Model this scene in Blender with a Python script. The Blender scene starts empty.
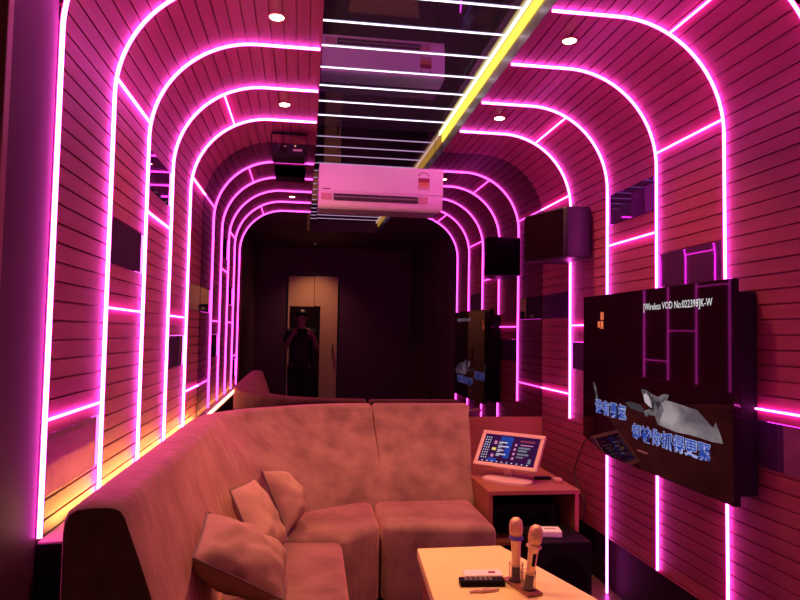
import bpy, bmesh, math, random
from mathutils import Vector, Matrix, noise
random.seed(7)
PI = math.pi
COL = bpy.context.scene.collection
SC = bpy.context.scene

# ---------------------------------------------------------------- room figures (metres)
XL, XR, H = -0.6805, 1.6205, 2.6075          # side walls, slatted ceiling
RAD = 0.4435                               # radius of the rounded corners
LIPL, LIPR, HREC = 0.038, 0.898, 2.738    # edges and height of the ceiling recess
ARCH = [1.863, 2.357, 2.865, 3.375, 3.881]
YM = 4.383                                # mirror wall
EYE = 1.35
YB = -1.2                                 # wall behind the camera
GROOVE = 0.0535

# ---------------------------------------------------------------- materials
def nodes_of(name):
    m = bpy.data.materials.new(name); m.use_nodes = True
    nt = m.node_tree
    return m, nt, nt.nodes['Principled BSDF']

def mat(name, col, rough=0.5, metal=0.0, spec=0.5, **kw):
    m, nt, b = nodes_of(name)
    b.inputs['Base Color'].default_value = (*col, 1)
    b.inputs['Roughness'].default_value = rough
    b.inputs['Metallic'].default_value = metal
    b.inputs['Specular IOR Level'].default_value = spec
    for k, v in kw.items():
        b.inputs[k].default_value = v
    return m

def noisy(name, c1, c2, scale, rough=0.6, stretch=(1, 1, 1), bump=0.0, bscale=None, bstretch=None, detail=4, lo=.35, hi=.65, **kw):
    m = mat(name, c1, rough, **kw)
    nt = m.node_tree; b = nt.nodes['Principled BSDF']
    tc = nt.nodes.new('ShaderNodeTexCoord')
    mp = nt.nodes.new('ShaderNodeMapping'); mp.inputs['Scale'].default_value = stretch
    nt.links.new(tc.outputs['Object'], mp.inputs['Vector'])
    n = nt.nodes.new('ShaderNodeTexNoise'); n.inputs['Scale'].default_value = scale; n.inputs['Detail'].default_value = detail
    nt.links.new(mp.outputs['Vector'], n.inputs['Vector'])
    r = nt.nodes.new('ShaderNodeValToRGB')
    r.color_ramp.elements[0].position = lo; r.color_ramp.elements[1].position = hi
    r.color_ramp.elements[0].color = (*c1, 1); r.color_ramp.elements[1].color = (*c2, 1)
    nt.links.new(n.outputs['Fac'], r.inputs['Fac'])
    nt.links.new(r.outputs['Color'], b.inputs['Base Color'])
    if bump:
        mp2 = nt.nodes.new('ShaderNodeMapping'); mp2.inputs['Scale'].default_value = bstretch or stretch
        nt.links.new(tc.outputs['Object'], mp2.inputs['Vector'])
        n2 = nt.nodes.new('ShaderNodeTexNoise'); n2.inputs['Scale'].default_value = bscale or scale * 3; n2.inputs['Detail'].default_value = 5
        nt.links.new(mp2.outputs['Vector'], n2.inputs['Vector'])
        bp = nt.nodes.new('ShaderNodeBump'); bp.inputs['Strength'].default_value = bump; bp.inputs['Distance'].default_value = 0.01
        nt.links.new(n2.outputs['Fac'], bp.inputs['Height'])
        nt.links.new(bp.outputs['Normal'], b.inputs['Normal'])
    return m

def emit(name, col, strength):
    m = bpy.data.materials.new(name); m.use_nodes = True
    nt = m.node_tree; nt.nodes.clear()
    e = nt.nodes.new('ShaderNodeEmission'); e.inputs['Color'].default_value = (*col, 1); e.inputs['Strength'].default_value = strength
    o = nt.nodes.new('ShaderNodeOutputMaterial'); nt.links.new(e.outputs[0], o.inputs[0])
    return m

def emit_noise(name, c1, c2, strength, scale, stretch=(1, 1, 1)):
    m = emit(name, c1, strength); nt = m.node_tree; e = [n for n in nt.nodes if n.type == 'EMISSION'][0]
    tc = nt.nodes.new('ShaderNodeTexCoord'); mp = nt.nodes.new('ShaderNodeMapping'); mp.inputs['Scale'].default_value = stretch
    n = nt.nodes.new('ShaderNodeTexNoise'); n.inputs['Scale'].default_value = scale
    r = nt.nodes.new('ShaderNodeValToRGB'); r.color_ramp.elements[0].position = .35; r.color_ramp.elements[1].position = .65
    r.color_ramp.elements[0].color = (*c1, 1); r.color_ramp.elements[1].color = (*c2, 1)
    nt.links.new(tc.outputs['Object'], mp.inputs['Vector']); nt.links.new(mp.outputs[0], n.inputs['Vector'])
    nt.links.new(n.outputs['Fac'], r.inputs['Fac']); nt.links.new(r.outputs[0], e.inputs['Color'])
    return m

PINK = (1.0, 0.068, 0.64)
M = {}
M['neon'] = emit('neon_pink', PINK, 28.0)
M['bar_white'] = emit('bar_white', (1.0, 0.86, 1.0), 2.2)
M['rope_warm'] = emit('rope_warm', (1.0, 0.82, 0.42), 2.6)
M['side_glow_yellow'] = emit('side_glow_yellow', (1.0, 0.70, 0.09), 1.5)
M['ledge_led'] = emit('ledge_led', (1.0, 0.60, 0.12), 75.0)
M['lamp_disc'] = emit('lamp_disc', (1.0, 0.68, 0.34), 60.0)
M['added_lamp_dim'] = emit('added_lamp_dim', (1.0, 0.62, 0.3), .8)
M['slat'] = noisy('slat_wood', (.210, .030, .076), (.260, .038, .091), 6, rough=.5, stretch=(6, .5, 6), bump=.05, bscale=60, spec=.35)
M['mirror'] = mat('dark_mirror', (.25, .17, .25), .0, 1.0)
M['tile'] = mat('tile_mirror', (.25, .07, .38), .02, .80)
M['ceil_mirror'] = mat('ceiling_black_glass', (.22, .22, .38), .015, .84)
M['metal_side'] = noisy('recess_metal', (.30, .28, .32), (.42, .40, .44), 9, rough=.33, metal=.85)
M['purple_paint'] = mat('purple_paint', (.085, .026, .060), .6, 0, .12)
M['dark_paint'] = mat('dark_paint', (.085, .03, .062), .6)
M['trim_red'] = mat('trim_red', (.30, .08, .09), .45)
M['plinth'] = mat('dark_plinth', (.010, .004, .007), .7, 0, .1)
M['floor'] = noisy('floor_tile', (.07, .04, .028), (.11, .062, .042), 5, rough=.4)
M['laminate'] = noisy('laminate', (.26, .082, .040), (.31, .10, .048), 8, rough=.45, stretch=(1, 1, 8))
M['sofa'] = noisy('sofa_suede', (.165, .088, .072), (.300, .170, .135), 6.5, rough=.85, bump=.45, bscale=11, bstretch=(2.2, 2.2, .5), spec=.2)
for q in ('sofa',):
    b_ = M[q].node_tree.nodes['Principled BSDF']
    b_.inputs['Sheen Weight'].default_value = .8; b_.inputs['Sheen Roughness'].default_value = .45; b_.inputs['Sheen Tint'].default_value = (1, .42, .45, 1)
M['sofa_dark'] = mat('sofa_base', (.02, .015, .015), .6)
M['cushion'] = noisy('cushion_suede', (.38, .215, .165), (.48, .285, .22), 7, rough=.85, bump=.3, bscale=14, spec=.2)
M['piping'] = mat('piping', (.20, .12, .105), .6)
M['table_top'] = noisy('table_top', (.86, .74, .29), (.90, .78, .32), 5, rough=.5)
M['table_side'] = mat('table_side', (.30, .11, .07), .5)
M['black'] = mat('black_plastic', (.005, .003, .0045), .5, 0, .1)
M['black_gloss'] = mat('black_gloss', (.011, .001, .009), .03, spec=.2)
M['black_rough'] = noisy('speaker_cloth', (.005, .001, .004), (.010, .002, .008), 160, rough=.95, spec=.0)
M['speaker_side'] = mat('speaker_vinyl', (.011, .004, .012), .42, 0, .35)
M['white'] = mat('white_plastic', (.82, .80, .80), .35)
M['monitor_white'] = mat('monitor_white', (.60, .40, .37), .4)
M['ledge_top'] = mat('ledge_top', (.45, .28, .30), .5)
M['ring'] = mat('lamp_ring', (.40, .16, .14), .5)
M['white_paper'] = mat('white_paper', (.85, .83, .80), .7)
M['vent_dark'] = mat('vent_dark', (.05, .03, .035), .5)
M['grey'] = mat('grey_plastic', (.25, .23, .24), .5)
M['red'] = mat('label_red', (.28, .02, .06), .5)
M['orange'] = mat('label_orange', (.60, .25, .05), .5)
M['ink'] = mat('label_ink', (.22, .03, .06), .5)
M['gold'] = mat('gold_metal', (.85, .58, .38), .35, .5)
M['gold_mesh'] = noisy('gold_mesh', (.62, .38, .22), (.86, .56, .36), 240, rough=.5, metal=.5)
M['blue_ring'] = mat('blue_ring', (.10, .06, .55), .4)
M['acrylic'] = mat('acrylic', (.95, .85, .80), .06, 0, .5)
M['acrylic'].node_tree.nodes['Principled BSDF'].inputs['Transmission Weight'].default_value = .93
M['acrylic'].node_tree.nodes['Principled BSDF'].inputs['IOR'].default_value = 1.3
M['amber'] = mat('amber_base', (.35, .13, .07), .2)
M['pinkish'] = mat('pink_plastic', (.62, .36, .34), .4)
M['cable'] = mat('cable', (.02, .012, .014), .5)
M['door_tan'] = mat('door_tan', (.80, .58, .30), .55)
M['door_glass'] = mat('door_glass', (.015, .01, .015), .1)
M['chrome'] = mat('chrome', (.8, .78, .78), .15, 1.0)
M['s_white'] = emit('screen_white', (.95, .92, .95), .85)
M['s_outline'] = emit('screen_outline', (.42, .45, .85), .75)
M['s_blue'] = emit('screen_blue', (.018, .055, .34), 1.0)
M['s_orange'] = emit('screen_orange', (.85, .17, .07), 1.0)
M['s_cloth'] = emit_noise('screen_cloth', (.12, .09, .11), (.40, .33, .36), .85, 5, (1, 1, 1.6))
M['s_face'] = emit('screen_face', (.45, .38, .42), 1.0)
M['s_mid'] = emit_noise('screen_mid', (.025, .018, .024), (.18, .15, .17), .9, 22)
M['s_dim'] = emit('screen_dim', (.045, .035, .042), 1.0)
M['m_bg'] = emit('panel_purple', (.038, .006, .05), 1.0)
M['m_blue'] = emit('panel_blue', (.02, .05, .33), 1.0)
M['m_white'] = emit('panel_white', (.62, .55, .72), 1.0)
M['m_pink'] = emit('panel_pink', (.62, .20, .42), 1.0)
M['m_yellow'] = emit('panel_yellow', (.85, .6, .15), 1.0)
M['m_red'] = emit('panel_red', (.28, .03, .07), 1.0)
M['m_grey'] = emit('panel_grey', (.18, .17, .22), 1.0)
M['skin'] = mat('skin', (.55, .32, .24), .5)
M['shirt'] = mat('dark_shirt', (.03, .025, .03), .8)
M['trousers'] = mat('dark_trousers', (.02, .02, .026), .8)
M['hair'] = mat('hair', (.012, .009, .008), .45)

# ---------------------------------------------------------------- helpers
ORG = {}
def link(o, parent=None):
    COL.objects.link(o)
    if parent is not None: o.parent = parent
    return o

def root_of(p):
    while p.parent is not None: p = p.parent
    return ORG.get(p.name, Vector((0, 0, 0)))

def obj(name, verts, faces, m, parent=None, smooth=False, origin=None, mats=None):
    """verts in world coordinates; linked as ONE mesh"""
    if parent is not None: org = root_of(parent)
    else: org = Vector(origin) if origin is not None else Vector((0, 0, 0))
    me = bpy.data.meshes.new(name)
    me.from_pydata([tuple(Vector(v) - org) for v in verts], [], [list(f) for f in faces])
    bm = bmesh.new(); bm.from_mesh(me)
    bmesh.ops.recalc_face_normals(bm, faces=bm.faces)
    bm.to_mesh(me); bm.free()
    me.materials.append(m)
    for p in me.polygons: p.use_smooth = smooth
    if smooth:
        try: me.set_sharp_from_angle(angle=math.radians(40))
        except Exception: pass
    o = bpy.data.objects.new(name, me)
    link(o, parent)
    if parent is None:
        o.location = org; ORG[o.name] = org
    return o

def tag(o, label=None, cat=None, group=None, kind=None):
    if label: o['label'] = label
    if cat: o['category'] = cat
    if group: o['group'] = group
    if kind: o['kind'] = kind
    return o

def thing(name, loc, label, cat, group=None):
    o = bpy.data.objects.new(name, None); o.empty_display_size = .05
    COL.objects.link(o); o.location = loc; ORG[o.name] = Vector(loc)
    return tag(o, label, cat, group)

class MB:
    def __init__(s): s.v = []; s.f = []
    def add(s, v, f):
        n = len(s.v); s.v += [Vector(p) for p in v]; s.f += [[i + n for i in q] for q in f]; return s
    def box(s, lo, hi, bev=0, seg=2, mtx=None):
        bm = bmesh.new(); bmesh.ops.create_cube(bm, size=1)
        c = [(a + b) / 2 for a, b in zip(lo, hi)]; d = [abs(b - a) for a, b in zip(lo, hi)]
        for v in bm.verts: v.co = Vector([v.co[i] * d[i] + c[i] for i in range(3)])
        if bev: bmesh.ops.bevel(bm, geom=list(bm.edges), offset=min(bev, min(d) * .49), segments=seg, affect='EDGES', profile=.5)
        return s.frombm(bm, mtx)
    def frombm(s, bm, mtx=None):
        bm.verts.index_update()
        vs = [(mtx @ v.co if mtx else v.co.copy()) for v in bm.verts]
        fs = [[v.index for v in f.verts] for f in bm.faces]
        bm.free(); return s.add(vs, fs)
    def prism(s, poly, z0, z1, bev=0, seg=3, mtx=None, bottom=False):
        """poly in x,y extruded along z"""
        bm = bmesh.new()
        lo = [bm.verts.new((p[0], p[1], z0)) for p in poly]; hi = [bm.verts.new((p[0], p[1], z1)) for p in poly]
        n = len(poly); bm.faces.new(lo[::-1]); top = bm.faces.new(hi)
        for i in range(n): bm.faces.new((lo[i], lo[(i + 1) % n], hi[(i + 1) % n], hi[i]))
        bmesh.ops.recalc_face_normals(bm, faces=bm.faces)
        if bev:
            es = [e for e in bm.edges if bottom or not (e.verts[0].co.z < z0 + 1e-6 and e.verts[1].co.z < z0 + 1e-6)]
            bmesh.ops.bevel(bm, geom=es, offset=bev, segments=seg, affect='EDGES', profile=.5)
        return s.frombm(bm, mtx)
    def tube(s, pts, r, seg=8, closed=False, caps=True):
        pts = [Vector(p) for p in pts]; n = len(pts); rings = []
        up = None
        for i, p in enumerate(pts):
            a = pts[(i - 1) % n] if (closed or i > 0) else p; b = pts[(i + 1) % n] if (closed or i < n - 1) else p
            t = (b - a).normalized()
            if up is None:
                up = Vector((0, 0, 1)) if abs(t.z) < .9 else Vector((1, 0, 0))
            u = (up - t * up.dot(t)).normalized(); w = t.cross(u); up = u
            rr = r[i] if isinstance(r, (list, tuple)) else r
            rings.append([p + (u * math.cos(2 * PI * k / seg) + w * math.sin(2 * PI * k / seg)) * rr for k in range(seg)])
        v = [q for ring in rings for q in ring]; f = []
        for i in range(n if closed else n - 1):
            j = (i + 1) % n
            for k in range(seg):
                f.append([i * seg + k, i * seg + (k + 1) % seg, j * seg + (k + 1) % seg, j * seg + k])
        if caps and not closed:
            f.append(list(range(seg))[::-1]); f.append([(n - 1) * seg + k for k in range(seg)])
        return s.add(v, f)
    def lathe(s, prof, seg=20, mtx=None):
        """prof (r,z) list about the z axis"""
        v = []; f = []
        for r, z in prof:
            for k in range(seg):
                a = 2 * PI * k / seg; v.append(Vector((r * math.cos(a), r * math.sin(a), z)))
        for i in range(len(prof) - 1):
            for k in range(seg):
                f.append([i * seg + k, i * seg + (k + 1) % seg, (i + 1) * seg + (k + 1) % seg, (i + 1) * seg + k])
        f.append(list(range(seg))[::-1]); f.append([(len(prof) - 1) * seg + k for k in range(seg)])
        if mtx: v = [mtx @ p for p in v]
        return s.add(v, f)
    def build(s, name, m, parent=None, smooth=False, origin=None):
        return obj(name, s.v, s.f, m, parent, smooth, origin)

def frame(o, x, y, z):
    m = Matrix.Identity(4)
    for i, a in enumerate((x, y, z)):
        a = Vector(a).normalized()
        for k in range(3): m[k][i] = a[k]
    for k in range(3): m[k][3] = o[k]
    return m

# ---------------------------------------------------------------- tunnel cross section
# s = 0 at height z = 1.427 on the wall, growing upwards and over to the lip of the recess
S_ARC = (H - RAD) - 1.427
ARC_LEN = RAD * PI / 2
def section(side, s):
    """point (x, z) and inward normal on the slatted shell"""
    if s <= S_ARC:
        x, z, nx, nz = XL, 1.427 + s, 1.0, 0.0
    elif s <= S_ARC + ARC_LEN:
        a = (s - S_ARC) / RAD
        cx, cz = XL + RAD, H - RAD
        x, z, nx, nz = cx - RAD * math.cos(a), cz + RAD * math.sin(a), math.cos(a), -math.sin(a)
    else:
        x, z, nx, nz = XL + RAD + (s - S_ARC - ARC_LEN), H, 0.0, -1.0
    if side == 'right':
        x = XL + XR - x; nx = -nx
    return x, z, nx, nz
S_LIP = {'left': S_ARC + ARC_LEN + (LIPL - XL - RAD), 'right': S_ARC + ARC_LEN + (XR - LIPR - RAD)}
def at(side, s, y, off=0.0):
    x, z, nx, nz = section(side, s); return Vector((x + nx * off, y, z + nz * off))

def shell(side, z_bottom):
    s0, s1 = z_bottom - 1.427, S_LIP[side]
    marks = [(s0, 0.0)]
    k = math.ceil((s0 + .006) / GROOVE)
    while k * GROOVE < s1 - .006:
        g = k * GROOVE
        prev = marks[-1][0]
        for j in (1, 2): marks.append((prev + (g - .0032 - prev) * j / 3, 0.0))
        marks += [(g - .0032, 0), (g - .0026, .007), (g + .0026, .007), (g + .0032, 0)]
        k += 1
    marks.append((s1, 0.0))
    inner = []; outer = []
    xo = XL - .09 if side == 'left' else XR + .09
    zo = H + .16
    for s, d in marks:
        x, z, nx, nz = section(side, s)
        inner.append((x - nx * d, z - nz * d))
        if s <= S_ARC: outer.append((xo, z))
        elif s <= S_ARC + ARC_LEN:
            dx, dz = -nx, -nz
            cx = XL + RAD if side == 'left' else XR - RAD; cz = H - RAD
            t = min(abs((xo - cx) / dx) if abs(dx) > 1e-6 else 9e9, (zo - cz) / dz if dz > 1e-6 else 9e9)
            outer.append((cx + dx * t, cz + dz * t))
        else: outer.append((x, zo))
    # drop down into the recess side
    ys = (ARCH[0] - .005, YM)
    v = []; f = []; n = len(inner)
    for y in ys:
        v += [(x, y, z) for x, z in inner]; v += [(x, y, z) for x, z in outer]
    for i in range(n - 1):
        f.append([i, i + 1, 2 * n + i + 1, 2 * n + i])                    # inside face
        f.append([n + i, n + i + 1, 3 * n + i + 1, 3 * n + i])            # outside face
        f.append([i, i + 1, n + i + 1, n + i]); f.append([2 * n + i, 2 * n + i + 1, 3 * n + i + 1, 3 * n + i])
    f.append([0, n, 3 * n, 2 * n])
    return v, f
v, f = shell('left', 0.80); tag(obj('wall_left', v, f, M['slat']), kind='structure')
v, f = shell('right', 0.29); tag(obj('wall_right', v, f, M['slat']), kind='structure')

def structure(name, lo, hi, m, bev=0):
    return tag(MB().box(lo, hi, bev).build(name, m), kind='structure')
structure('floor', (-1.6, YB - .1, -.08), (2.4, YM + .2, 0), M['floor'])
# recess: sides and black mirror ceiling
YR = .50
structure('trim_1', (LIPL - .03, YR, H + .002), (LIPL, YM, HREC), M['metal_side'])
structure('trim_2', (LIPR, YR, H + .002), (LIPR + .03, YM, HREC), M['metal_side'])
structure('ceiling', (LIPL - .03, YR, HREC), (LIPR + .03, YM, HREC + .04), M['ceil_mirror'])
structure('wall_back', (XL - .1, YM + .03, 0), (XR + .1, YM + .1, H + .25), M['dark_paint'])
structure('trim_3', (XL - .02, YM - .006, 0.0), (XR, YM + .03, .806), M['laminate'])
# lower left wall behind the ledge, right recess under the slats
structure('trim_4', (XL - .09, ARCH[0] - .005, 0), (XL - .004, YM, .80), M['plinth'])
structure('baseboard_left', (XL - .004, 1.878, 0), (-.612, YM - .007, .784), M['plinth'])
structure('trim_14', (XL - .004, 1.876, .784), (-.610, YM - .007, .792), M['ledge_top'], .002)
structure('baseboard_right', (1.66, 1.2, 0), (1.70, YM - .007, .29), M['plinth'])
# plain end of the room around the camera
structure('trim_5', (XL - .09, 1.575, 0), (XL - .002, ARCH[0] - .006, H), M['purple_paint'])
structure('trim_6', (XL - .12, 1.545, 0), (XL + .006, 1.575, H), M['trim_red'], .003)
structure('trim_7', (XL - .09, YB, 0), (XL - .03, 1.545, H), M['dark_paint'])
structure('trim_8', (XR + .002, YB, 0), (XR + .09, ARCH[0] - .006, H), M['dark_paint'])
structure('trim_9', (XL - .09, YB, H), (XR + .09, YR - .002, H + .16), M['dark_paint'])
structure('trim_12', (XL - .09, YR, H), (LIPL - .032, ARCH[0] - .006, H + .12), M['dark_paint'])
structure('trim_13', (LIPR + .032, YR, H), (XR + .09, ARCH[0] - .006, H + .12), M['dark_paint'])
# wall behind the camera with the doorway seen in the mirror
DX0, DX1, DH = -.235, .505, 2.17
structure('wall_front', (XL - .09, YB - .10, 0), (DX0 - .03, YB, H), M['dark_paint'])
structure('trim_10', (DX1 + .03, YB - .10, 0), (XR + .09, YB, H), M['dark_paint'])
structure('trim_11', (DX0 - .03, YB - .10, DH + .03), (DX1 + .03, YB, H), M['dark_paint'])
d = MB()
d.box((DX0, YB - .06, .005), (DX1, YB - .02, DH), .004)
door = d.build('door_1', M['door_tan'], origin=(0, YB - .02, 0)); tag(door, kind='structure')
MB().box((-.205, YB - .021, .32), (.245, YB - .012, 1.72), .003).build('glass_pane', M['door_glass'], door)
MB().tube([(.44, YB + .03, .95), (.44, YB + .03, 1.15)], .011).tube([(.44, YB - .02, .97), (.44, YB + .03, .97)], .008).tube([(.44, YB - .02, 1.13), (.44, YB + .03, 1.13)], .008).build('handle', M['chrome'], door, True)

# ---------------------------------------------------------------- dark mirror panels on the end wall
NX, NZ = -.0033, .0031
def mirror_y(x, z, ex=0.0): return YM - (NX * x + (NZ + ex) * (z - EYE))
def arch_outline(x0, x1):
    pts = []
    def topz(x):
        if x < XL + RAD:
            d = x - (XL + RAD); return H - RAD + math.sqrt(max(0, RAD * RAD - d * d))
        if x > XR - RAD:
            d = x - (XR - RAD); return H - RAD + math.sqrt(max(0, RAD * RAD - d * d))
        return HREC - .002 if LIPL < x < LIPR else H
    xs = []
    for k in range(41): xs.append(x0 + (x1 - x0) * (1 - math.cos(PI * k / 40)) / 2)
    for q in (LIPL, LIPR):
        if x0 < q < x1: xs += [q - .0004, q + .0004]
    xs.sort()
    pts = [(x, topz(x)) for x in xs]
    return [(x0, .808)] + pts + [(x1, .808)]
def mirror_panel(x0, x1, label, ex=0.0, rect=None):
    out = arch_outline(x0 + .0015, x1 - .0015) if rect is None else rect
    n = len(out)
    v = [(x, mirror_y(x, z, ex) - .004, z) for x, z in out] + [(x, mirror_y(x, z, ex) + .012, z) for x, z in out]
    f = [list(range(n)), [n + i for i in range(n)][::-1]] + [[i, (i + 1) % n, n + (i + 1) % n, n + i] for i in range(n)]
    o = obj('wall_mirror', v, f, M['mirror'], origin=((x0 + x1) / 2, YM, .808))
    tag(o, label, 'mirror', 'dark mirror panels on the end wall')
    return o
S1, S2 = .050, .846
mirror_panel(XL + .002, S1, 'left dark mirror panel on end wall, reflecting the lit doorway edge and pink arches')
mirror_panel(S1, S2, 'middle dark mirror panel on end wall, behind the wall-mounted air conditioner', .0009,
             [(S1 + .0015, .808), (S1 + .0015, HREC - .002), (S2 - .0015, HREC - .002), (S2 - .0015, .808)])
mirror_panel(S2, XR - .002, 'right dark mirror panel on end wall, beside the black speaker and reflecting the television')

# ---------------------------------------------------------------- pink neon arches and rungs
ordinal = ['nearest the camera', 'second from the camera', 'third from the camera', 'fourth from the camera', 'last before the mirror wall']
bottom = {'left': [.805] * 5, 'right': [.30, .004, .30, .004, .86]}
HA, HB = .0065, .0034          # half height off the wall, half width
def neon_mesh(side, stations, along):
    """stations: (s, y); elliptic tube lying on the slats"""
    v = []; f = []; K = 10
    for s_, y in stations:
        x, z, nx, nz = section(side, s_)
        c = Vector((x + nx * HA, y, z + nz * HA)); n_ = Vector((nx, 0, nz))
        t_ = Vector((0, 1, 0)) if along == 's' else Vector((nz, 0, -nx))
        for k in range(K):
            a_ = 2 * PI * k / K; v.append(c + n_ * HA * math.cos(a_) + t_ * HB * math.sin(a_))
    m = len(stations)
    for i in range(m - 1):
        for k in range(K): f.append([i * K + k, i * K + (k + 1) % K, (i + 1) * K + (k + 1) % K, (i + 1) * K + k])
    f.append(list(range(K))); f.append([(m - 1) * K + k for k in range(K)][::-1])
    return v, f
for side in ('left', 'right'):
    for i, y in enumerate(ARCH):
        sa, sb = bottom[side][i] - 1.427, S_LIP[side] - .006
        ss = [sa, S_ARC] + [S_ARC + ARC_LEN * k / 28 for k in range(1, 29)] + [sb]
        v, f = neon_mesh(side, [(q, y) for q in ss], 's')
        o = obj('neon_strip', v, f, M['neon'], None, True, at(side, sa, y))
        tag(o, f'pink neon strip running up the {side} slatted wall and over, {ordinal[i]}', 'neon light', f'pink neon strips on the {side} wall')
Z = lambda z: z - 1.427
def s_at_x(dx):   # arc-length of the point dx metres in from the wall on the curve
    a = math.acos(1 - dx / RAD); return S_ARC + a * RAD
yA = ARCH + [YM - .006]
rungs = [(0, Z(1.108), 'low horizontal pink neon bar between the first two strips of the {} wall'),
         (0, s_at_x(.235), 'pink neon bar across the curved ceiling between the first two strips, {} side'),
         (1, Z(1.427), 'waist-high pink neon bar joining the second and third strips of the {} wall'),
         (1, Z(2.225), 'pink neon bar at the spring of the curve joining second and third strips, {} wall'),
         (2, Z(1.853), 'head-high pink neon bar joining the third and fourth strips of the {} wall'),
         (3, Z(1.427), 'waist-high pink neon bar joining the fourth and fifth strips of the {} wall'),
         (3, s_at_x(.239), 'pink neon bar across the curved ceiling between fourth and fifth strips, {} side'),
         (4, Z(2.24), 'upper pink neon bar running from the last strip to the mirror, {} wall'),
         (4, Z(1.007), 'lower pink neon bar running from the last strip to the mirror, {} wall')]
for side in ('left', 'right'):
    for i, s, lab in rungs:
        v, f = neon_mesh(side, [(s, yA[i] + .004), (s, yA[i + 1] - .004)], 'y')
        o = obj('neon_bar', v, f, M['neon'], None, True, at(side, s, yA[i] + .004))
        tag(o, lab.format(side), 'neon light', f'pink neon bars on the {side} wall')

# ---------------------------------------------------------------- mirror tiles set on the slats
tiles = [(0, .985, .165, 'between the first two neon strips, low on the {} wall'),
         (1, 1.665, .16, 'between the second and third neon strips of the {} wall'),
         (2, 2.045, .165, 'high between the third and fourth neon strips of the {} wall'),
         (3, 1.245, .165, 'between the fourth and fifth neon strips of the {} wall'),
         (4, 1.56, .16, 'touching the end mirror on the {} wall')]
for side in ('left', 'right'):
    for i, zc, h, lab in tiles:
        y0, y1 = yA[i] + .030, yA[i + 1] - (.012 if i < 4 else .0)
        x = XL if side == 'left' else XR; sx = 1 if side == 'left' else -1
        o = MB().box((x, y0, zc - h / 2), (x + sx * .002, y1, zc + h / 2), .001, 1).build('mirror_tile', M['tile'], origin=(x, (y0 + y1) / 2, zc - h / 2))
        tag(o, 'small dark mirror tile ' + lab.format(side), 'mirror tile', f'mirror tiles on the {side} wall')

# ---------------------------------------------------------------- recess lights
ny = [.66, .90, 1.12, 1.36, 1.595, 1.85, 2.105, 2.36, 2.615, 2.87, 3.125, 3.385, 3.640, 3.89, 4.145]
words = ['first', 'second', 'third', 'fourth', 'fifth', 'sixth', 'seventh', 'eighth', 'ninth', 'tenth', 'eleventh', 'twelfth', 'thirteenth', 'fourteenth', 'fifteenth']
for k, y in enumerate(ny[::-1]):
    o = MB().box((LIPL + .002, y - .0052, HREC - .0035), (.872, y + .0052, HREC), .001, 1).build('light_bar', M['bar_white'], origin=(.455, y, HREC - .0035))
    tag(o, f'thin white light bar across the black mirrored ceiling, {words[k]} counting out from the air conditioner', 'light bar', 'white light bars in the ceiling recess')
cove = thing('cove_light', (LIPR - .02, YR + .05, HREC), 'long yellow cove light along the right edge of the mirrored ceiling recess', 'cove light')
MB().tube([(LIPR - .022, YR + .02, HREC - .008), (LIPR - .022, YM - .003, HREC - .008)], .0075).build('light_rope', M['rope_warm'], cove, True)
MB().box((LIPR - .007, YR + .02, HREC - .060), (LIPR - .0005, YM - .003, HREC - .004), .002).build('side_glow', M['side_glow_yellow'], cove)  # yellow light falling on the recess side, put in as an emissive band
o = MB().box((-.638, 2.02, .7925), (-.622, YM - .04, .800), .002).build('ledge_light', M['ledge_led'], origin=(-.63, 1.9, .7925))
tag(o, 'amber light strip lying on the ledge behind the sofa along the left wall', 'light strip')

def downlight(x, y, z, label, watts=None, col=(1, .43, .16), lens='lamp_disc'):
    t = thing('downlight', (x, y, z), label, 'ceiling light', 'warm ceiling downlights')
    mt = Matrix.Translation((x, y, z))
    MB().lathe([(.026, 0.002), (.035, 0.002), (.037, -.002), (.035, -.005), (.029, -.006), (.026, -.003)], 28, mt).build('trim_ring', M['ring'], t, True)
    MB().lathe([(.003, .0), (.0265, .0), (.0265, -.0045), (.018, -.008), (.003, -.009)], 24, mt).build('lens', M[lens], t)
    L = bpy.data.lights.new('bulb', 'SPOT'); L.energy = watts or SPOT_W; L.color = col; L.spot_size = math.radians(108); L.spot_blend = .8; L.shadow_soft_size = .028
    lo = bpy.data.objects.new('bulb', L); COL.objects.link(lo); lo.parent = t; lo.location = (0, 0, -.02)
    return t
SPOT_W = 66
downlight(-.145, 2.605, H, 'small warm downlight in the left slatted ceiling, nearer the camera')
downlight(-.147, 3.618, H, 'small warm downlight in the left slatted ceiling, nearer the mirror wall')
downlight(1.073, 2.597, H, 'small warm downlight in the right slatted ceiling, nearer the camera')
downlight(1.072, 3.611, H, 'small warm downlight in the right slatted ceiling, nearer the mirror wall')
downlight(.14, -.75, H, 'added warm downlight in the plain ceiling, brightening the door for the mirror', 110, (1, .58, .26), 'added_lamp_dim')  # added lamp, there only to brighten the door seen in the mirror

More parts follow.
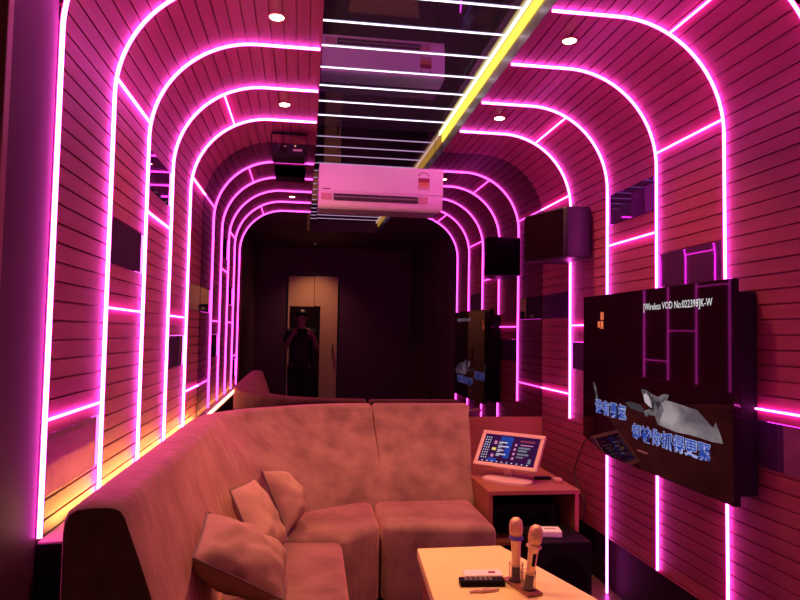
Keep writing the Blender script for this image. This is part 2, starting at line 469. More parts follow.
# ---------------------------------------------------------------- sofa
def catmull(pts, n):
    out = []
    P = [Vector(p) for p in pts]
    for i in range(len(P) - 1):
        p0 = P[max(i - 1, 0)]; p1 = P[i]; p2 = P[i + 1]; p3 = P[min(i + 2, len(P) - 1)]
        for k in range(n):
            t = k / n
            out.append(.5 * ((2 * p1) + (-p0 + p2) * t + (2 * p0 - 5 * p1 + 4 * p2 - p3) * t * t + (-p0 + 3 * p1 - 3 * p2 + p3) * t ** 3))
    out.append(P[-1]); return out
def back_sweep(path, dbot, inset_start, inset_end, shear=0.0):
    """path: rear edge of the backrest (x, y); dbot(t): how far the front slopes in by seat height"""
    n = len(path); rings = []
    for i, p in enumerate(path):
        a = path[max(i - 1, 0)]; b = path[min(i + 1, n - 1)]
        t = (b - a).normalized(); nrm = Vector((t.y, -t.x))
        db = dbot(max(0, min(1, (p.y - 2.7) / 1.5))); fr = .135 + .02 * (i / (n - 1)); dz = .012 - .030 * max(0, min(1, (p.y - 3.3) / .8)); sh = shear * i / (n - 1)
        prof = [(0.0, .07), (0.0, .86), (.003, .89), (.012, .91), (.030, .921), (.060, .926), (fr - .03, .926), (fr - .008, .919), (fr + .006, .902), (fr + .015, .875)]
        for k in range(1, 9):
            q = k / 8; z = .875 + (.40 - .875) * q
            prof.append((fr + .015 + (db - fr - .015) * (q + .10 * math.sin(q * PI)), z))
        prof += [(db, .07)]
        rings.append([Vector((p.x + nrm.x * d + sh * max(0, z - .54) / .37, p.y + nrm.y * d, z + (dz if z > .6 else 0))) for d, z in prof])
    def capring(r, nxt, amt):
        c = sum(r, Vector()) / len(r); dirn = (r[0] - nxt[0]).normalized()
        return [c + (q - c) * .965 + dirn * amt for q in r]
    if inset_start: rings.insert(0, capring(rings[0], rings[1], inset_start))
    if inset_end: rings.append(capring(rings[-1], rings[-2], inset_end))
    m = len(rings[0]); v = [q for r in rings for q in r]; f = []
    for i in range(len(rings) - 1):
        for k in range(m): f.append([i * m + k, i * m + (k + 1) % m, (i + 1) * m + (k + 1) % m, (i + 1) * m + k])
    f.append(list(range(m))); f.append([(len(rings) - 1) * m + k for k in range(m)][::-1])
    return v, f
sofa = thing('sectional_sofa', (-.1, 2.9, 0), 'brown suede corner sofa curving along the left wall and the mirror wall', 'sofa')
p1 = catmull([(-.555, 1.675), (-.555, 2.1), (-.553, 2.6), (-.550, 3.0), (-.546, 3.33)] + [(.400 - .946 * math.cos(math.radians(q)), 3.36 + .970 * math.sin(math.radians(q))) for q in range(10, 91, 10)], 4)
v, f = back_sweep(p1, lambda t: .285 + .335 * t * t * (3 - 2 * t), .012, .014)
obj('backrest', v, f, M['sofa'], sofa, True)
p2 = catmull([(.452, 4.335), (.7, 4.340), (.958, 4.345)], 5)
v, f = back_sweep(p2, lambda t: .62, .014, .014, .085)
obj('backrest', v, f, M['sofa'], sofa, True)
def cushion_block(poly, name='seat', z1=.415):
    MB().prism(poly, .055, z1, .038, 4).build(name, M['sofa'], sofa, True)
cushion_block([(.400, 3.27), (.962, 3.205), (.962, 3.83), (.403, 3.86)])
cushion_block([(.187, 3.062), (.388, 3.285), (.391, 3.86), (.10, 3.80), (-.20, 3.55), (-.34, 3.30), (-.34, 3.10)])
cushion_block([(.172, 1.70), (.180, 2.385), (.187, 3.052), (-.34, 3.09), (-.36, 1.70)])
MB().prism([(.36, 3.35), (.40, 3.36), (.92, 3.32), (.95, 4.15), (.35, 4.1), (-.3, 3.8), (-.5, 3.3), (-.5, 1.75), (.12, 1.75), (.12, 3.09)], 0, .07).build('base', M['sofa_dark'], sofa)

def pillow(corners, thick, label, seed, under=1.0):
    P = [Vector(c) for c in corners]     # around the rim
    c = sum(P, Vector()) / 4
    n = ((P[1] - P[0]).cross(P[3] - P[0])).normalized()
    t = thing('throw_pillow', tuple(c), label, 'cushion', 'throw pillows on the sofa')
    N = 22; mb = MB()
    def pt(u, v, s):
        # pinched sides
        uu, vv = u * 2 - 1, v * 2 - 1
        k = .035
        u2 = .5 + .5 * uu * (1 - k * (1 - vv * vv)); v2 = .5 + .5 * vv * (1 - k * (1 - uu * uu))
        b = P[0] * (1 - u2) * (1 - v2) + P[1] * u2 * (1 - v2) + P[2] * u2 * v2 + P[3] * (1 - u2) * v2
        h = max(0, (1 - abs(uu) ** 2.6) * (1 - abs(vv) ** 2.6)) ** .62
        w = noise.noise(Vector((u * 5 + seed, v * 5, s * 3.0))) * .014 + noise.noise(Vector((u * 13 + seed, v * 9, s))) * .005
        return b + n * s * (thick / 2 * h * (under if s > 0 else 1) + w * min(1, h * 1.5))
    idx = {}
    verts = []; faces = []
    for s in (1, -1):
        for i in range(N + 1):
            for j in range(N + 1):
                rim = i in (0, N) or j in (0, N)
                key = (i, j, 0 if rim else s)
                if key not in idx:
                    idx[key] = len(verts); verts.append(pt(i / N, j / N, s) if not rim else pt(i / N, j / N, 0))
        g = lambda i, j: idx[(i, j, 0 if (i in (0, N) or j in (0, N)) else s)]
        for i in range(N):
            for j in range(N):
                q = [g(i, j), g(i + 1, j), g(i + 1, j + 1), g(i, j + 1)]
                faces.append(q if s > 0 else q[::-1])
    obj('cover', verts, faces, M['cushion'], t, True)
    rim = [pt(i / N, 0, 0) for i in range(N)] + [pt(1, j / N, 0) for j in range(N)] + [pt(1 - i / N, 1, 0) for i in range(N)] + [pt(0, 1 - j / N, 0) for j in range(N)]
    MB().tube(rim, .0045, 6, True).build('piping', M['piping'], t, True)
pillow([(-.316, 2.33, .742), (-.05, 2.585, .527), (-.053, 2.255, .470), (-.303, 1.98, .704)], .13,
       'large brown throw pillow lying in front of the other two on the sofa', 1.3, 1.8)
pillow([(-.29, 2.78, .71), (-.215, 3.08, .69), (-.055, 2.95, .455), (-.14, 2.6, .46)], .11,
       'brown throw pillow wedged between the front pillow and the upright one', 4.1)
pillow([(-.185, 3.13, .715), (-.14, 3.43, .645), (-.01, 3.33, .435), (-.06, 3.08, .445)], .21,
       'brown throw pillow standing edge-on against the curved corner of the sofa', 8.7)

# ---------------------------------------------------------------- table and what lies on it
tb = thing('coffee_table', (.7, 2.2, 0), 'low cream-topped table standing in front of the sofa', 'table')
MB().prism([(.405, 1.45), (.489, 2.80), (.855, 2.81), (1.235, 1.45)], .412, .45, .004, 2).build('tabletop', M['table_top'], tb)
MB().prism([(.435, 1.5), (.51, 2.77), (.835, 2.78), (1.19, 1.5)], .0, .412).build('base', M['table_side'], tb)
TZ = .45
hold = thing('microphone_holder', (.79, 2.34, TZ), 'small clear acrylic microphone holder on amber base on the table', 'holder')
hx = Vector((.04, -.165, 0)).normalized(); hy = Vector((-hx.y, hx.x, 0))
HM = frame(Vector((.792, 2.333, TZ)), hx, hy, (0, 0, 1))
MB().box((-.088, -.031, .0), (.088, .031, .012), .003, 2, HM).build('base', M['amber'], hold)
mics = [(-.040, Vector((.0, .02, 1))), (.042, Vector((.12, -.05, 1)))]
for k, (o, _) in enumerate(mics):
    c = HM @ Vector((o, 0, .012))
    mt = Matrix.Translation(c)
    m = MB(); R1, R2 = .027, .0235
    m.lathe([(R1, 0), (R1, .062), (R2, .062), (R2, .003), (.001, .003)], 24, mt)
    m.build('cup', M['acrylic'], hold, True)
for k, (o, ax) in enumerate(mics):
    c = HM @ Vector((o, 0, .0165))
    z = ax.normalized(); x = Vector((1, 0, 0)); x = (x - z * x.dot(z)).normalized(); y = z.cross(x)
    MT = frame(c, x, y, z)
    t = thing('microphone', tuple(c), ['gold microphone with a blue ring, standing farther back in the holder', 'gold microphone without a blue ring, leaning in the front of the holder'][k], 'microphone', 'gold microphones in the holder')
    MB().lathe([(.008, 0), (.0135, .004), (.015, .05), (.0175, .120), (.0195, .142)], 20, MT).build('handle', M['gold'], t, True)
    MB().lathe([(.0142, .002), (.0155, .006), (.0158, .045), (.0152, .047)], 20, MT).build('end_cap', M['black'], t, True)
    if k == 0: MB().lathe([(.020, .140), (.0265, .144), (.0265, .152), (.020, .156)], 20, MT).build('ring', M['blue_ring'], t, True)
    else: MB().lathe([(.019, .138), (.027, .143), (.0275, .148), (.021, .152)], 20, MT).build('ring', M['gold'], t, True)
    MB().lathe([(.0175, .152), (.0235, .162), (.0255, .178), (.025, .196), (.021, .211), (.012, .220), (.003, .222)], 24, MT).build('grille', M['gold_mesh'], t, True)
    if k == 1:
        MB().box((-.006, -.0205, .08), (.006, -.012, .125), .003, 2, MT).build('switch_panel', M['black'], t)

rm = thing('remote_control', (.655, 2.38, TZ), 'black remote control lying on the table left of the microphones', 'remote control')
RM = frame(Vector((.655, 2.375, TZ)), (1, -.07, 0), (.07, 1, 0), (0, 0, 1))
MB().box((-.082, -.024, 0), (.082, .024, .022), .005, 3, RM).build('body', M['black'], rm)
for i in range(6):
    for j in range(2):
        MB().box((-.065 + i * .018, -.012 + j * .016, .0215), (-.053 + i * .018, -.003 + j * .016, .0238), .001, 1, RM).build('button', M['grey'], rm)
card = thing('paper_card', (.68, 2.47, TZ), 'white folded paper card lying behind the black remote control', 'card')
CM = frame(Vector((.682, 2.465, TZ)), (1, -.05, 0), (.05, 1, 0), (0, 0, 1))
MB().box((-.072, -.032, 0), (.072, .032, .012), .002, 2, CM).build('body', M['white_paper'], card)
MB().box((.022, -.012, .0118), (.048, .010, .0126), 0, 1, CM).build('printed_mark', M['ink'], card)
op = MB()
op.tube([(.592, 2.300, TZ + .006), (.615, 2.306, TZ + .006), (.635, 2.300, TZ + .006), (.66, 2.305, TZ + .006), (.70, 2.312, TZ + .006)], [.004, .006, .006, .0055, .004], 8)
op.tube([(.655 + .014 * math.cos(a), 2.315 + .008 * math.sin(a), TZ + .005) for a in [2 * PI * i / 14 for i in range(14)]], .0035, 6, True)
tag(op.build('bottle_opener', M['pinkish'], smooth=True, origin=(.645, 2.305, TZ)), 'small pinkish bottle opener lying in front of the black remote control', 'opener')

# ---------------------------------------------------------------- side cabinet, monitor, subwoofer
cb = thing('side_cabinet', (1.23, 3.9, 0), 'brown open-fronted side cabinet between sofa and right wall', 'cabinet')
x0, x1, y0, y1, zt = .985, 1.488, 3.445, 4.36, .53
m = MB()
m.box((x0, y0 + .004, 0), (x0 + .022, y1, zt - .022)); m.box((x1 - .022, y0 + .004, 0), (x1, y1, zt - .022)); m.box((x0 + .022, y1 - .02, 0), (x1 - .022, y1, zt - .022)); m.box((x0 + .022, y0 + .01, .04), (x1 - .022, y1 - .02, .06))
m.build('carcass', M['laminate'], cb)
MB().box((x0 - .004, y0 - .006, zt - .022), (x1 + .004, y1, zt), .002, 2).build('worktop', M['laminate'], cb)
MB().box((x0 + .022, y0 + .03, .235), (x1 - .022, y1 - .02, .252)).build('shelf', M['laminate'], cb)
am = thing('amplifier', (1.23, 3.75, .252), 'black amplifier sitting on the shelf inside the brown cabinet', 'amplifier')
MB().box((1.04, 3.62, .262), (1.43, 3.98, .41), .004).build('body', M['black'], am)
for dx in (-.15, .15):
    for yy in (3.66, 3.94): MB().lathe([(.014, .252), (.014, .2625)], 12, Matrix.Translation((1.235 + dx, yy, 0))).build('foot', M['black'], am)
for dx in (-.13, .13): MB().lathe([(.02, 0), (.018, .016)], 16, frame((1.235 + dx, 3.621, .335), (1, 0, 0), (0, 0, 1), (0, -1, 0))).build('knob', M['black_rough'], am, True)

mo = thing('touch_monitor', (1.16, 3.66, zt), 'white song-selection monitor leaning back on its stand on the cabinet', 'monitor')
a, t_ = .732, .665
w = Vector((math.cos(a), -math.sin(a), 0)); up = Vector((math.sin(t_) * math.sin(a), math.sin(t_) * math.cos(a), math.cos(t_))); nn = w.cross(up)   # nn faces the viewer
MC = Vector((1.189, 3.75, .692))
MM = frame(MC, w, up, nn)
W, HH = .394, .232
m = MB(); bz = .024
m.box((-W / 2, -HH / 2, -.026), (W / 2, HH / 2, -.003), .008, 3, MM)
m.build('housing', M['monitor_white'], mo, True)
m = MB()
for lo, hi in (((-W / 2, -HH / 2, -.006), (W / 2, -HH / 2 + bz, .003)), ((-W / 2, HH / 2 - bz, -.006), (W / 2, HH / 2, .003)), ((-W / 2, -HH / 2 + bz, -.006), (-W / 2 + bz, HH / 2 - bz, .003)), ((W / 2 - bz, -HH / 2 + bz, -.006), (W / 2, HH / 2 - bz, .003))): m.box(lo, hi, .003, 2, MM)
m.build('bezel', M['monitor_white'], mo)
sw, sh = W / 2 - bz, HH / 2 - bz
screen = MB().box((-sw, -sh, -.004), (sw, sh, -.0005), 0, 1, MM).build('screen', M['black_gloss'], mo)
def on_screen(name, rects, mt, z=.0004):
    for u0, v0, u1, v1 in rects:      # 0..1 across, 0..1 up
        MB().box((-sw + 2 * sw * u0, -sh + 2 * sh * v0, z - .0004), (-sw + 2 * sw * u1, -sh + 2 * sh * v1, z), 0, 1, MM).build(name, mt, screen)
on_screen('background', [(.0, .0, 1, 1)], M['m_bg'], .0002)
on_screen('blue_panel', [(.30, .80, .53, .96), (.42, .20, .52, .80), (.16, .04, .32, .16), (.05, .62, .08, .72)], M['m_blue'], .0006)
g = []
for i in range(3):
    for j in range(9): g.append((.03 + i * .04, .14 + j * .09, .047 + i * .04, .18 + j * .09))
for i in range(10): g.append((.06 + i * .09, .03, .085 + i * .09, .065))
for j, (u0, u1) in enumerate(((.29, .44), (.29, .48), (.29, .40), (.29, .46))): g.append((u0, .72 - j * .14, u1, .76 - j * .14)); g.append((u0, .67 - j * .14, u0 + .06, .69 - j * .14))
on_screen('icon', g, M['m_white'], .0008)
on_screen('thumbnail', [(.20, .66, .25, .78), (.20, .20, .25, .30), (.58, .66, .62, .74), (.58, .50, .62, .58), (.58, .34, .62, .42), (.58, .18, .62, .26), (.68, .70, .90, .73)], M['m_pink'], .0008)
on_screen('badge', [(.19, .44, .26, .53)], M['m_yellow'], .0009)
on_screen('title_bar', [(.66, .82, .92, .88)], M['m_red'], .0008)
on_screen('list_entry', [(.66, .58, .86, .64), (.66, .48, .82, .55), (.66, .36, .86, .42), (.66, .26, .78, .31), (.88, .10, .93, .26)], M['m_grey'], .0008)
BM = frame(Vector((1.150, 3.655, zt)), w, Vector((math.sin(a), math.cos(a), 0)), (0, 0, 1))
out = [(.145 * math.cos(q) if abs(math.cos(q)) < .8 else .145 * math.copysign(abs(math.cos(q)) ** .7, math.cos(q)), .075 * math.copysign(abs(math.sin(q)) ** .7, math.sin(q))) for q in [2 * PI * i / 32 for i in range(32)]]
MB().prism(out, 0, .018, .006, 3, BM).build('stand_base', M['monitor_white'], mo, True)
MB().tube([(1.174, 3.715, zt + .036), (1.180, 3.735, zt + .05), tuple(MC - nn * .045 - up * .05)], [.026, .024, .028], 12).build('stand_neck', M['monitor_white'], mo, True)
tag(MB().box((1.335, 3.70, zt), (1.43, 3.735, zt + .014), .003).build('song_remote', M['black'], origin=(1.38, 3.72, zt)), 'small black remote lying on the cabinet behind the monitor', 'remote control')
tag(MB().lathe([(.020, 0), (.026, .012), (.024, .024), (.012, .028)], 18, Matrix.Translation((1.435, 3.62, zt))).build('lidded_jar', M['pinkish'], smooth=True, origin=(1.435, 3.62, zt)), 'tiny pinkish round jar at the right end of the cabinet top', 'jar')

sb = thing('subwoofer', (1.29, 3.28, 0), 'black floor subwoofer in front of the cabinet by the right wall', 'speaker')
MB().box((1.13, 3.13, .012), (1.42, 3.425, .352), .008, 3).build('enclosure', M['black'], sb)
MB().lathe([(.115, 0), (.115, .006), (.09, .004), (.02, .002)], 28, frame((1.275, 3.131, .17), (1, 0, 0), (0, 0, 1), (0, -1, 0))).build('cone', M['black_rough'], sb, True)
for xx in (1.16, 1.39):
    for yy in (3.17, 3.39): MB().lathe([(.014, 0), (.014, .014)], 10, Matrix.Translation((xx, yy, 0))).build('foot', M['black'], sb)
TM = frame(Vector((1.25, 3.25, .352)), (1, -.15, 0), (.15, 1, 0), (0, 0, 1))
ts = thing('tissue_pack', (1.25, 3.25, .352), 'white tissue pack lying on top of the black subwoofer', 'tissues')
MB().box((-.052, -.045, 0), (.052, .045, .032), .006, 3, TM).build('pack', M['white_paper'], ts)
MB().box((-.03, -.006, .0315), (.03, .006, .0335), .001, 1, TM).build('opening_flap', M['grey'], ts)

# ---------------------------------------------------------------- television
TX, TY0, TY1, TZ0, TZ1 = 1.52, 2.180, 3.47, .760, 1.577
tv = thing('television', (XR, 2.83, .78), 'large black flat television mounted on the right slatted wall', 'television')
# front panel outline in (y,z) with the cut lower far corner
o2 = [(TY0, TZ0), (3.205, TZ0), (3.41, .803), (TY1, .820), (TY1, TZ1), (TY0, TZ1)]
def yz_prism(poly, xa, xb, bev=0.0):
    MT = Matrix(((0, 0, 1, 0), (1, 0, 0, 0), (0, 1, 0, 0), (0, 0, 0, 1)))
    return MB().prism(poly, xa, xb, bev, 2, MT, True)
yz_prism(o2, TX, TX + .028, .003).build('panel', M['black_gloss'], tv)
MB().box((TX + .028, 2.185, .795), (XR - .001, 3.42, 1.530), .006, 2).build('rear_housing', M['black'], tv)
SX = TX - .0006
yz_prism([(2.20, .865), (3.455, .865), (3.455, 1.565), (2.20, 1.565)], TX - .0004, TX + .002).build('screen', M['black_gloss'], tv)
tvs = [o for o in tv.children if o.name.startswith('screen')][0]
def patch(name, poly, mt, x=SX): return yz_prism(poly, x - .0004, x).build(name, mt, tvs)
patch('video_picture', [(2.683, 0.982), (2.666, 1.014), (2.642, 1.051), (2.666, 1.074), (2.634, 1.094), (2.55, 1.09), (2.449, 1.081), (2.402, 1.078), (2.344, 1.047), (2.3, 1.023), (2.282, 1.047), (2.253, 1.0), (2.241, 0.973), (2.307, 0.97), (2.383, 0.973), (2.45, 0.974), (2.551, 0.971)], M['s_cloth'])
patch('video_picture', [(2.837, 1.124), (2.792, 1.123), (2.74, 1.11), (2.69, 1.101), (2.641, 1.119), (2.602, 1.118), (2.618, 1.095), (2.674, 1.073), (2.724, 1.041), (2.74, 1.048), (2.749, 1.074), (2.766, 1.098), (2.792, 1.109), (2.819, 1.098)], M['s_mid'])
patch('video_picture', [(2.724, 1.041), (2.674, 1.073), (2.642, 1.051), (2.666, 1.014), (2.691, 0.981), (2.715, 1.016), (2.758, 1.015), (2.793, 1.002), (2.81, 1.027), (2.766, 1.041)], M['s_mid'])
patch('video_picture', [(2.814, 1.098), (2.792, 1.109), (2.766, 1.098), (2.749, 1.074), (2.74, 1.048), (2.766, 1.054), (2.801, 1.068)], M['s_face'], SX - .0004)
patch('video_picture', [(2.989, 1.049), (2.921, 1.056), (2.837, 1.051), (2.801, 1.024), (2.846, 1.018), (2.94, 1.026)], M['s_dim'])
patch('video_picture', [(3.345, 1.119), (3.32, 1.12), (3.284, 1.05), (3.272, 1.025), (3.296, 1.023)], M['s_mid'])
ob = MB()
for (a0, b0, a1, b1) in ((3.285, 1.408, 3.262, 1.44), (3.252, 1.408, 3.222, 1.44), (3.252, 1.447, 3.236, 1.487), (3.230, 1.447, 3.218, 1.487), (3.258, 1.402, 3.218, 1.406)):
    ob.box((SX - .0004, a1, b0), (SX, a0, b1))
ob.build('corner_badge', M['s_orange'], tvs)

def text_mesh(body, height, stretch=1.0, offset=0.0):
    c = bpy.data.curves.new('lettering', 'FONT'); c.body = body; c.size = 1.0; c.offset = offset; c.resolution_u = 2
    o = bpy.data.objects.new('lettering', c); COL.objects.link(o)
    bpy.context.view_layer.update()
    me = o.evaluated_get(bpy.context.evaluated_depsgraph_get()).to_mesh()
    vs = [v.co.copy() for v in me.vertices]; fs = [list(p.vertices) for p in me.polygons]
    COL.objects.unlink(o); bpy.data.objects.remove(o); bpy.data.curves.remove(c)
    return vs, fs
def tv_text(name, body, y_left, z_base, width, height, mt, x, offset=0.0, ref=None):
    vs, fs = text_mesh(body, height, 1, offset)
    rv = vs if ref is None else text_mesh(body, height)[0]
    xa = min(v.x for v in rv); xb = max(v.x for v in rv); ya = min(v.y for v in rv); yb = max(v.y for v in rv)
    out = [(x, y_left - (v.x - xa) / (xb - xa) * width, z_base + (v.y - ya) / (yb - ya) * height) for v in vs]
    return obj(name, out, fs, mt, tvs)
tv_text('caption', '[Wireless VOD No:022398]K-W', 2.808, 1.472, .512, .040, M['s_white'], SX - .0012)
for s, yl, zb, wd, ht in (('\u6ca1\u6709\u52c7\u6c23', 3.312, .963, .335, .070), ('\u5374\u88ab\u4f60\u6293\u5f97\u66f4\u7dca', 2.915, .892, .60, .066)):
    tv_text('subtitle_outline', s, yl, zb, wd, ht, M['s_outline'], SX - .0010, .045, True)
    tv_text('subtitle', s, yl, zb, wd, ht, M['s_blue'], SX - .0016, .010, True)
MB().box((TX - .0008, 2.78, .838), (TX + .001, 2.87, .846)).build('maker_mark', M['grey'], tv)
# mounting bracket under the box is hidden; the loose cable
cab = catmull([(1.58, 3.60, .80), (1.60, 3.66, .74), (1.604, 3.72, .66), (1.605, 3.79, .56), (1.605, 3.735, .488), (1.605, 3.64, .42), (1.605, 3.66, .30)], 6)
cab = catmull([(1.57, 3.44, .83), (1.595, 3.56, .80), (1.6045, 3.66, .74), (1.6045, 3.72, .66), (1.6045, 3.79, .56), (1.6045, 3.735, .488), (1.6045, 3.64, .42), (1.6045, 3.66, .30)], 6)
tag(MB().tube(cab, .004, 6).build('power_cable', M['cable'], smooth=True, origin=tuple(cab[-1])), 'thin dark cable hanging down the right wall below the television', 'cable')

# ---------------------------------------------------------------- wall speaker
sp = thing('wall_speaker', (XR, 3.75, 1.81), 'black box speaker mounted high on the right wall near the mirror', 'speaker')
pl = [(XR - .012, 3.566), (1.462, 3.566), (1.449, 3.580), (1.336, 3.935), (1.350, 3.952), (XR - .012, 3.952)]
MB().prism(pl, 1.812, 2.106, .012, 3, None, True).build('cabinet', M['speaker_side'], sp, True)
g0, g1 = Vector((1.447, 3.590)), Vector((1.339, 3.928)); dv = (g1 - g0).normalized(); nv = Vector((-dv.y, dv.x))
MB().prism([tuple(g0), tuple(g1), tuple(g1 + nv * .008), tuple(g0 + nv * .008)], 1.826, 2.092, .002, 2, None, True).build('grille', M['black_rough'], sp)
MB().box((XR - .014, 3.68, 1.86), (XR - .0005, 3.84, 2.06), .002).build('bracket', M['black'], sp)
MB().tube([(1.515, 3.60, 2.104), (1.515, 3.60, 2.118), (1.53, 3.60, 2.122)], .006).build('hook', M['grey'], sp, True)

# ---------------------------------------------------------------- air conditioner
AX0, AX1, AZ0, AZ1, AY = .060, .868, 2.168, 2.440, 4.185
ac = thing('air_conditioner', (.455, YM - .02, AZ0), 'white wall air conditioner mounted on the mirror wall, lit pink', 'air conditioner')
YBk = YM - .012
def ac_sect(pr, xa, xb, r=.0):
    MT = Matrix(((0, 0, 1, 0), (1, 0, 0, 0), (0, 1, 0, 0), (0, 0, 0, 1)))
    return MB().prism(pr, xa, xb, r, 3, MT, True)
ac_sect([(YBk, AZ0 + .012), (YBk, AZ1), (AY + .03, AZ1), (AY + .012, AZ1 - .012), (AY + .010, 2.258), (AY + .016, 2.215), (AY + .032, AZ0 + .012), (AY + .060, AZ0)], AX0, AX1, .008).build('body', M['white'], ac, True)
MB().box((AX0 + .001, AY, 2.262), (AX1 - .001, AY + .014, AZ1 - .003), .005, 3).build('front_panel', M['white'], ac, True)
MB().box((AX0 + .095, AY + .0065, 2.206), (AX1 - .165, AY + .03, 2.250), .004).build('air_outlet', M['vent_dark'], ac)
MB().box((AX0 + .10, AY + .0025, 2.226), (AX1 - .17, AY + .0075, 2.233), .001).build('louvre', M['grey'], ac)
for k in range(9):
    xx = AX0 + .13 + k * .06
    MB().box((xx, AY + .0045, 2.208), (xx + .003, AY + .0075, 2.248)).build('vane', M['black'], ac)
MB().box((AX1 - .160, AY + .0065, 2.206), (AX1 - .10, AY + .03, 2.250), .003).build('display_window', M['pinkish'], ac)
lb = MB().box((.700, AY - .0006, 2.296), (.777, AY + .001, 2.374)).build('energy_label', M['pinkish'], ac)
MB().box((.702, AY - .0012, 2.345), (.775, AY - .0006, 2.372)).build('label_band', M['red'], lb)
MB().box((.708, AY - .0012, 2.322), (.769, AY - .0006, 2.345)).build('label_band', M['orange'], lb)
for k in range(5):
    q = math.radians(150 - 30 * k); cx, cz = .738 + .036 * math.cos(q), 2.376 + .034 * math.sin(q)
    MB().prism([(cx + (.0085 if i % 2 == 0 else .004) * math.sin(i * PI / 5), cz + (.0085 if i % 2 == 0 else .004) * math.cos(i * PI / 5)) for i in range(10)], 0, .0008, 0, 1, frame((0, AY, 0), (1, 0, 0), (0, 0, 1), (0, -1, 0))).build('label_star', M['ink'], lb)
MB().box((.082, AY - .0006, 2.272), (.132, AY + .001, 2.279)).build('maker_mark', M['ink'], ac)
MB().box((.074, AY + .0070, 2.208), (.145, AY + .02, 2.250), .002).build('sensor_window', M['pinkish'], ac)

# ---------------------------------------------------------------- small light projector under the left ceiling
pj = thing('light_projector', (-.13, 4.1, H), 'small black effect-light projector hanging from the left ceiling by the mirror', 'projector')
MB().box((-.235, 4.03, 2.425), (-.030, 4.20, 2.505), .008, 3).build('body', M['black'], pj)
m = MB(); m.box((-.225, 4.11, 2.595), (-.045, 4.14, 2.5995)); m.box((-.2435, 4.11, 2.47), (-.2375, 4.14, 2.598)); m.box((-.028, 4.11, 2.47), (-.022, 4.14, 2.598)); m.box((-.2435, 4.11, 2.594), (-.022, 4.14, 2.598)); m.build('bracket', M['black'], pj)
MB().lathe([(.026, 0), (.026, .02), (.020, .022), (.018, .010)], 20, frame((-.165, 4.031, 2.475), (1, 0, 0), (0, 0, 1), (0, -1, 0))).build('lens', M['black_gloss'], pj, True)
MB().box((-.105, 4.0285, 2.462), (-.05, 4.031, 2.475)).build('label', M['grey'], pj)
MB().lathe([(.006, 0), (.005, .004)], 10, frame((-.092, 4.031, 2.495), (1, 0, 0), (0, 0, 1), (0, -1, 0))).build('indicator', emit('indicator', (1, .45, .3), .8), pj)

# ---------------------------------------------------------------- the photographer, seen only in the mirror
def skin_body(name, chains, m, parent, sub=2):
    """chains: lists of (point, radius); a first tuple element 'link' joins an existing vertex"""
    verts = []; edges = []; rad = []
    def find(p):
        for i, q in enumerate(verts):
            if (Vector(q) - Vector(p)).length < 1e-5: return i
        verts.append(tuple(p)); return -1
    for ch in chains:
        prev = None
        for p, r in ch:
            i = find(p)
            if i < 0: i = len(verts) - 1; rad.append(r)
            if prev is not None and prev != i: edges.append((prev, i))
            prev = i
    org = root_of(parent)
    me = bpy.data.meshes.new(name); me.from_pydata([tuple(Vector(v) - org) for v in verts], edges, []); me.update()
    o = bpy.data.objects.new(name, me); link(o, parent)
    md = o.modifiers.new('Skin', 'SKIN'); md.use_smooth_shade = True
    sv = me.skin_vertices[0].data
    for i, r in enumerate(rad):
        rr = r if isinstance(r, tuple) else (r, r)
        sv[i].radius = rr; sv[i].use_root = (i == 0)
    s = o.modifiers.new('Subdivision', 'SUBSURF'); s.levels = sub; s.render_levels = sub
    me.materials.append(m)
    return o
px, py = -.03, -.36
person = thing('person', (px, py, 0), 'person in dark clothes standing and holding up a phone, seen in the mirror', 'person')
P3 = lambda x, y, z: (px + x, py + y, z)
ch = [[(P3(0, 0, .88), (.112, .082)), (P3(0, .005, 1.02), (.125, .095)), (P3(0, .0, 1.20), (.145, .105)), (P3(0, -.005, 1.33), (.12, .085)), (P3(0, .0, 1.395), .052), (P3(0, .012, 1.44), .050), (P3(0, .022, 1.50), (.072, .086)), (P3(0, .020, 1.575), (.070, .082))]]
for s in (-1, 1):
    ch.append([(P3(0, 0, .88), .10), (P3(s * .085, 0, .80), .076), (P3(s * .10, .01, .47), .058), (P3(s * .105, -.01, .12), .042), (P3(s * .108, -.01, .06), .040), (P3(s * .112, .10, .032), .036), (P3(s * .115, .15, .028), .028)])
    hxp = -.115 if s < 0 else .085         # wrists close on the two ends of the phone
    wx, wy, wz = .03 + hxp, .285, 1.325
    ch.append([(P3(0, -.005, 1.33), .1), (P3(s * .155, -.01, 1.325), .060), (P3(s * .215, .06, 1.10), .043), (P3(wx + s * .05, wy - .05, wz - .06), .030), (P3(wx + s * .03, wy - .012, wz - .022), (.032, .020)), (P3(wx + s * .022, wy - .006, wz + .012), (.036, .018))])
    base = P3(wx + s * .022, wy - .006, wz + .012)
    for k in range(4):                       # four fingers curled behind the phone
        zz = wz + .040 - k * .019; ln = (.040, .046, .043, .034)[k]
        ch.append([(base, .02), (P3(wx + s * .012, wy + .012, zz), .0095), (P3(wx - s * .006, wy + .032, zz + .002), .0088), (P3(wx - s * ln * .7, wy + .036, zz + .001), .0078)])
    ch.append([(base, .02), (P3(wx + s * .002, wy + .004, wz - .004), .0105), (P3(wx - s * .018, wy + .012, wz + .006), .0095), (P3(wx - s * .034, wy + .014, wz + .010), .0085)])
body = skin_body('body', ch, M['skin'], person, 1)
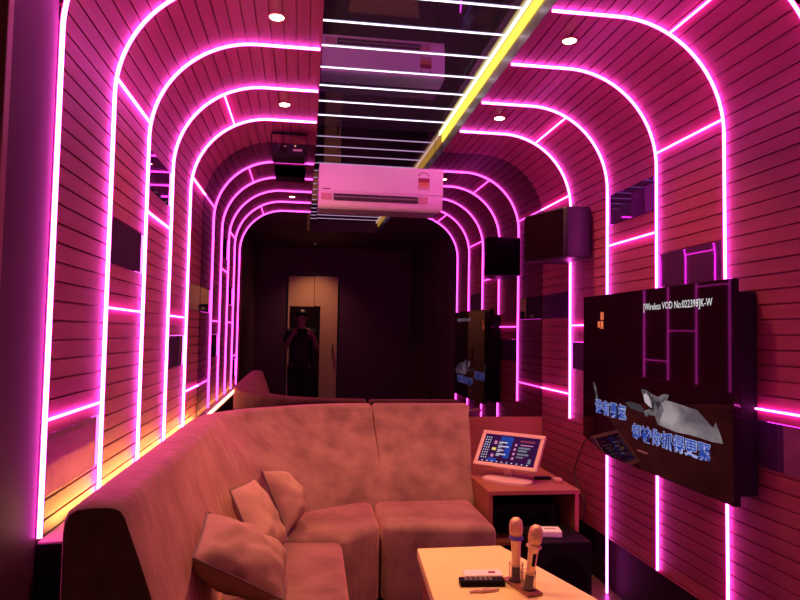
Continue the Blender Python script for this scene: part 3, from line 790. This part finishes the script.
# clothes: shirt, trousers, hair, shoes
ch = [[(P3(0, 0, .80), (.165, .13)), (P3(0, 0, .90), (.158, .125)), (P3(0, .005, 1.03), (.146, .116)), (P3(0, .0, 1.20), (.158, .12)), (P3(0, -.005, 1.335), (.13, .10)), (P3(0, -.002, 1.375), .066)]]
for s in (-1, 1): ch.append([(P3(0, -.005, 1.335), .1), (P3(s * .155, -.01, 1.33), .072), (P3(s * .205, .045, 1.15), .056)])
skin_body('shirt', ch, M['shirt'], person, 1)
ch = [[(P3(0, 0, .93), (.152, .118))]]
for s in (-1, 1): ch.append([(P3(0, 0, .93), .14), (P3(s * .09, 0, .82), .102), (P3(s * .10, .01, .47), .072), (P3(s * .105, -.01, .10), .060)])
skin_body('trousers', ch, M['trousers'], person, 1)
for s in (-1, 1):
    MB().box(P3(s * .112 - .048, -.075, 0.0), P3(s * .112 + .048, .19, .075), .03, 3).build('shoe', M['black'], person, True)
mh = MB()
bm = bmesh.new(); bmesh.ops.create_uvsphere(bm, u_segments=24, v_segments=16, radius=1)
for v_ in list(bm.verts):
    if v_.co.z < -.35 or (v_.co.y > .45 and v_.co.z < .42): bm.verts.remove(v_)
for v_ in bm.verts: v_.co = Vector((px + v_.co.x * .092, py + .012 + v_.co.y * .108, 1.545 + v_.co.z * .105))
mh.frombm(bm); mh.build('hair', M['hair'], person, True)
fz = MB()
fz.lathe([(.004, 0), (.012, .004), (.010, .012), (.003, .022)], 10, frame(P3(0, .098, 1.505), (1, 0, 0), (0, -.3, 1), (0, 1, .1)))
fz.build('nose', M['skin'], person, True)
for s in (-1, 1):
    MB().lathe([(.002, 0), (.010, .002), (.007, .007), (.001, .009)], 12, frame(P3(s * .030, .096, 1.53), (1, 0, 0), (0, 0, 1), (0, 1, 0))).build('eye', M['black'], person, True)
    MB().box(P3(s * .078 - .006, .0, 1.50), P3(s * .078 + .006, .03, 1.555), .006, 2).build('ear', M['skin'], person, True)
MB().box(P3(-.022, .099, 1.470), P3(.022, .107, 1.477), .003, 2).build('mouth', M['trim_red'], person, True)
ph = thing('smartphone', (.0, -.05, 1.31), 'black smartphone held sideways in both hands by the person in the mirror', 'phone')
MB().box((-.115, -.060, 1.315), (.045, -.051, 1.388), .004, 3).build('body', M['black'], ph)

# ---------------------------------------------------------------- camera, world
cam = bpy.data.cameras.new('camera'); cam.sensor_width = 36; cam.lens = 658.9 / 800 * 36; cam.clip_start = .01; cam.clip_end = 50
co = bpy.data.objects.new('camera', cam); COL.objects.link(co)
yaw, pit, rol = .1410, .0532, .0174
F = Vector((math.sin(yaw) * math.cos(pit), math.cos(yaw) * math.cos(pit), math.sin(pit)))
r0 = Vector((math.cos(yaw), -math.sin(yaw), 0)); u0 = r0.cross(F)
R = r0 * math.cos(rol) + u0 * math.sin(rol); U = -r0 * math.sin(rol) + u0 * math.cos(rol)
co.matrix_world = frame((0, 0, EYE), R, U, -F)
SC.camera = co
wd = bpy.data.worlds.new('world'); SC.world = wd; wd.use_nodes = True
wd.node_tree.nodes['Background'].inputs['Color'].default_value = (.02, .008, .016, 1)
wd.node_tree.nodes['Background'].inputs['Strength'].default_value = 1.0
SC.view_settings.view_transform = 'Standard'; SC.view_settings.look = 'None'; SC.view_settings.gamma = 1
SC.view_settings.exposure = 0.0
SC.view_settings.use_curve_mapping = False
SC.cycles.use_denoising = True
SC.cycles.max_bounces = 10; SC.cycles.glossy_bounces = 6; SC.cycles.diffuse_bounces = 4
SC.cycles.sample_clamp_indirect = 6
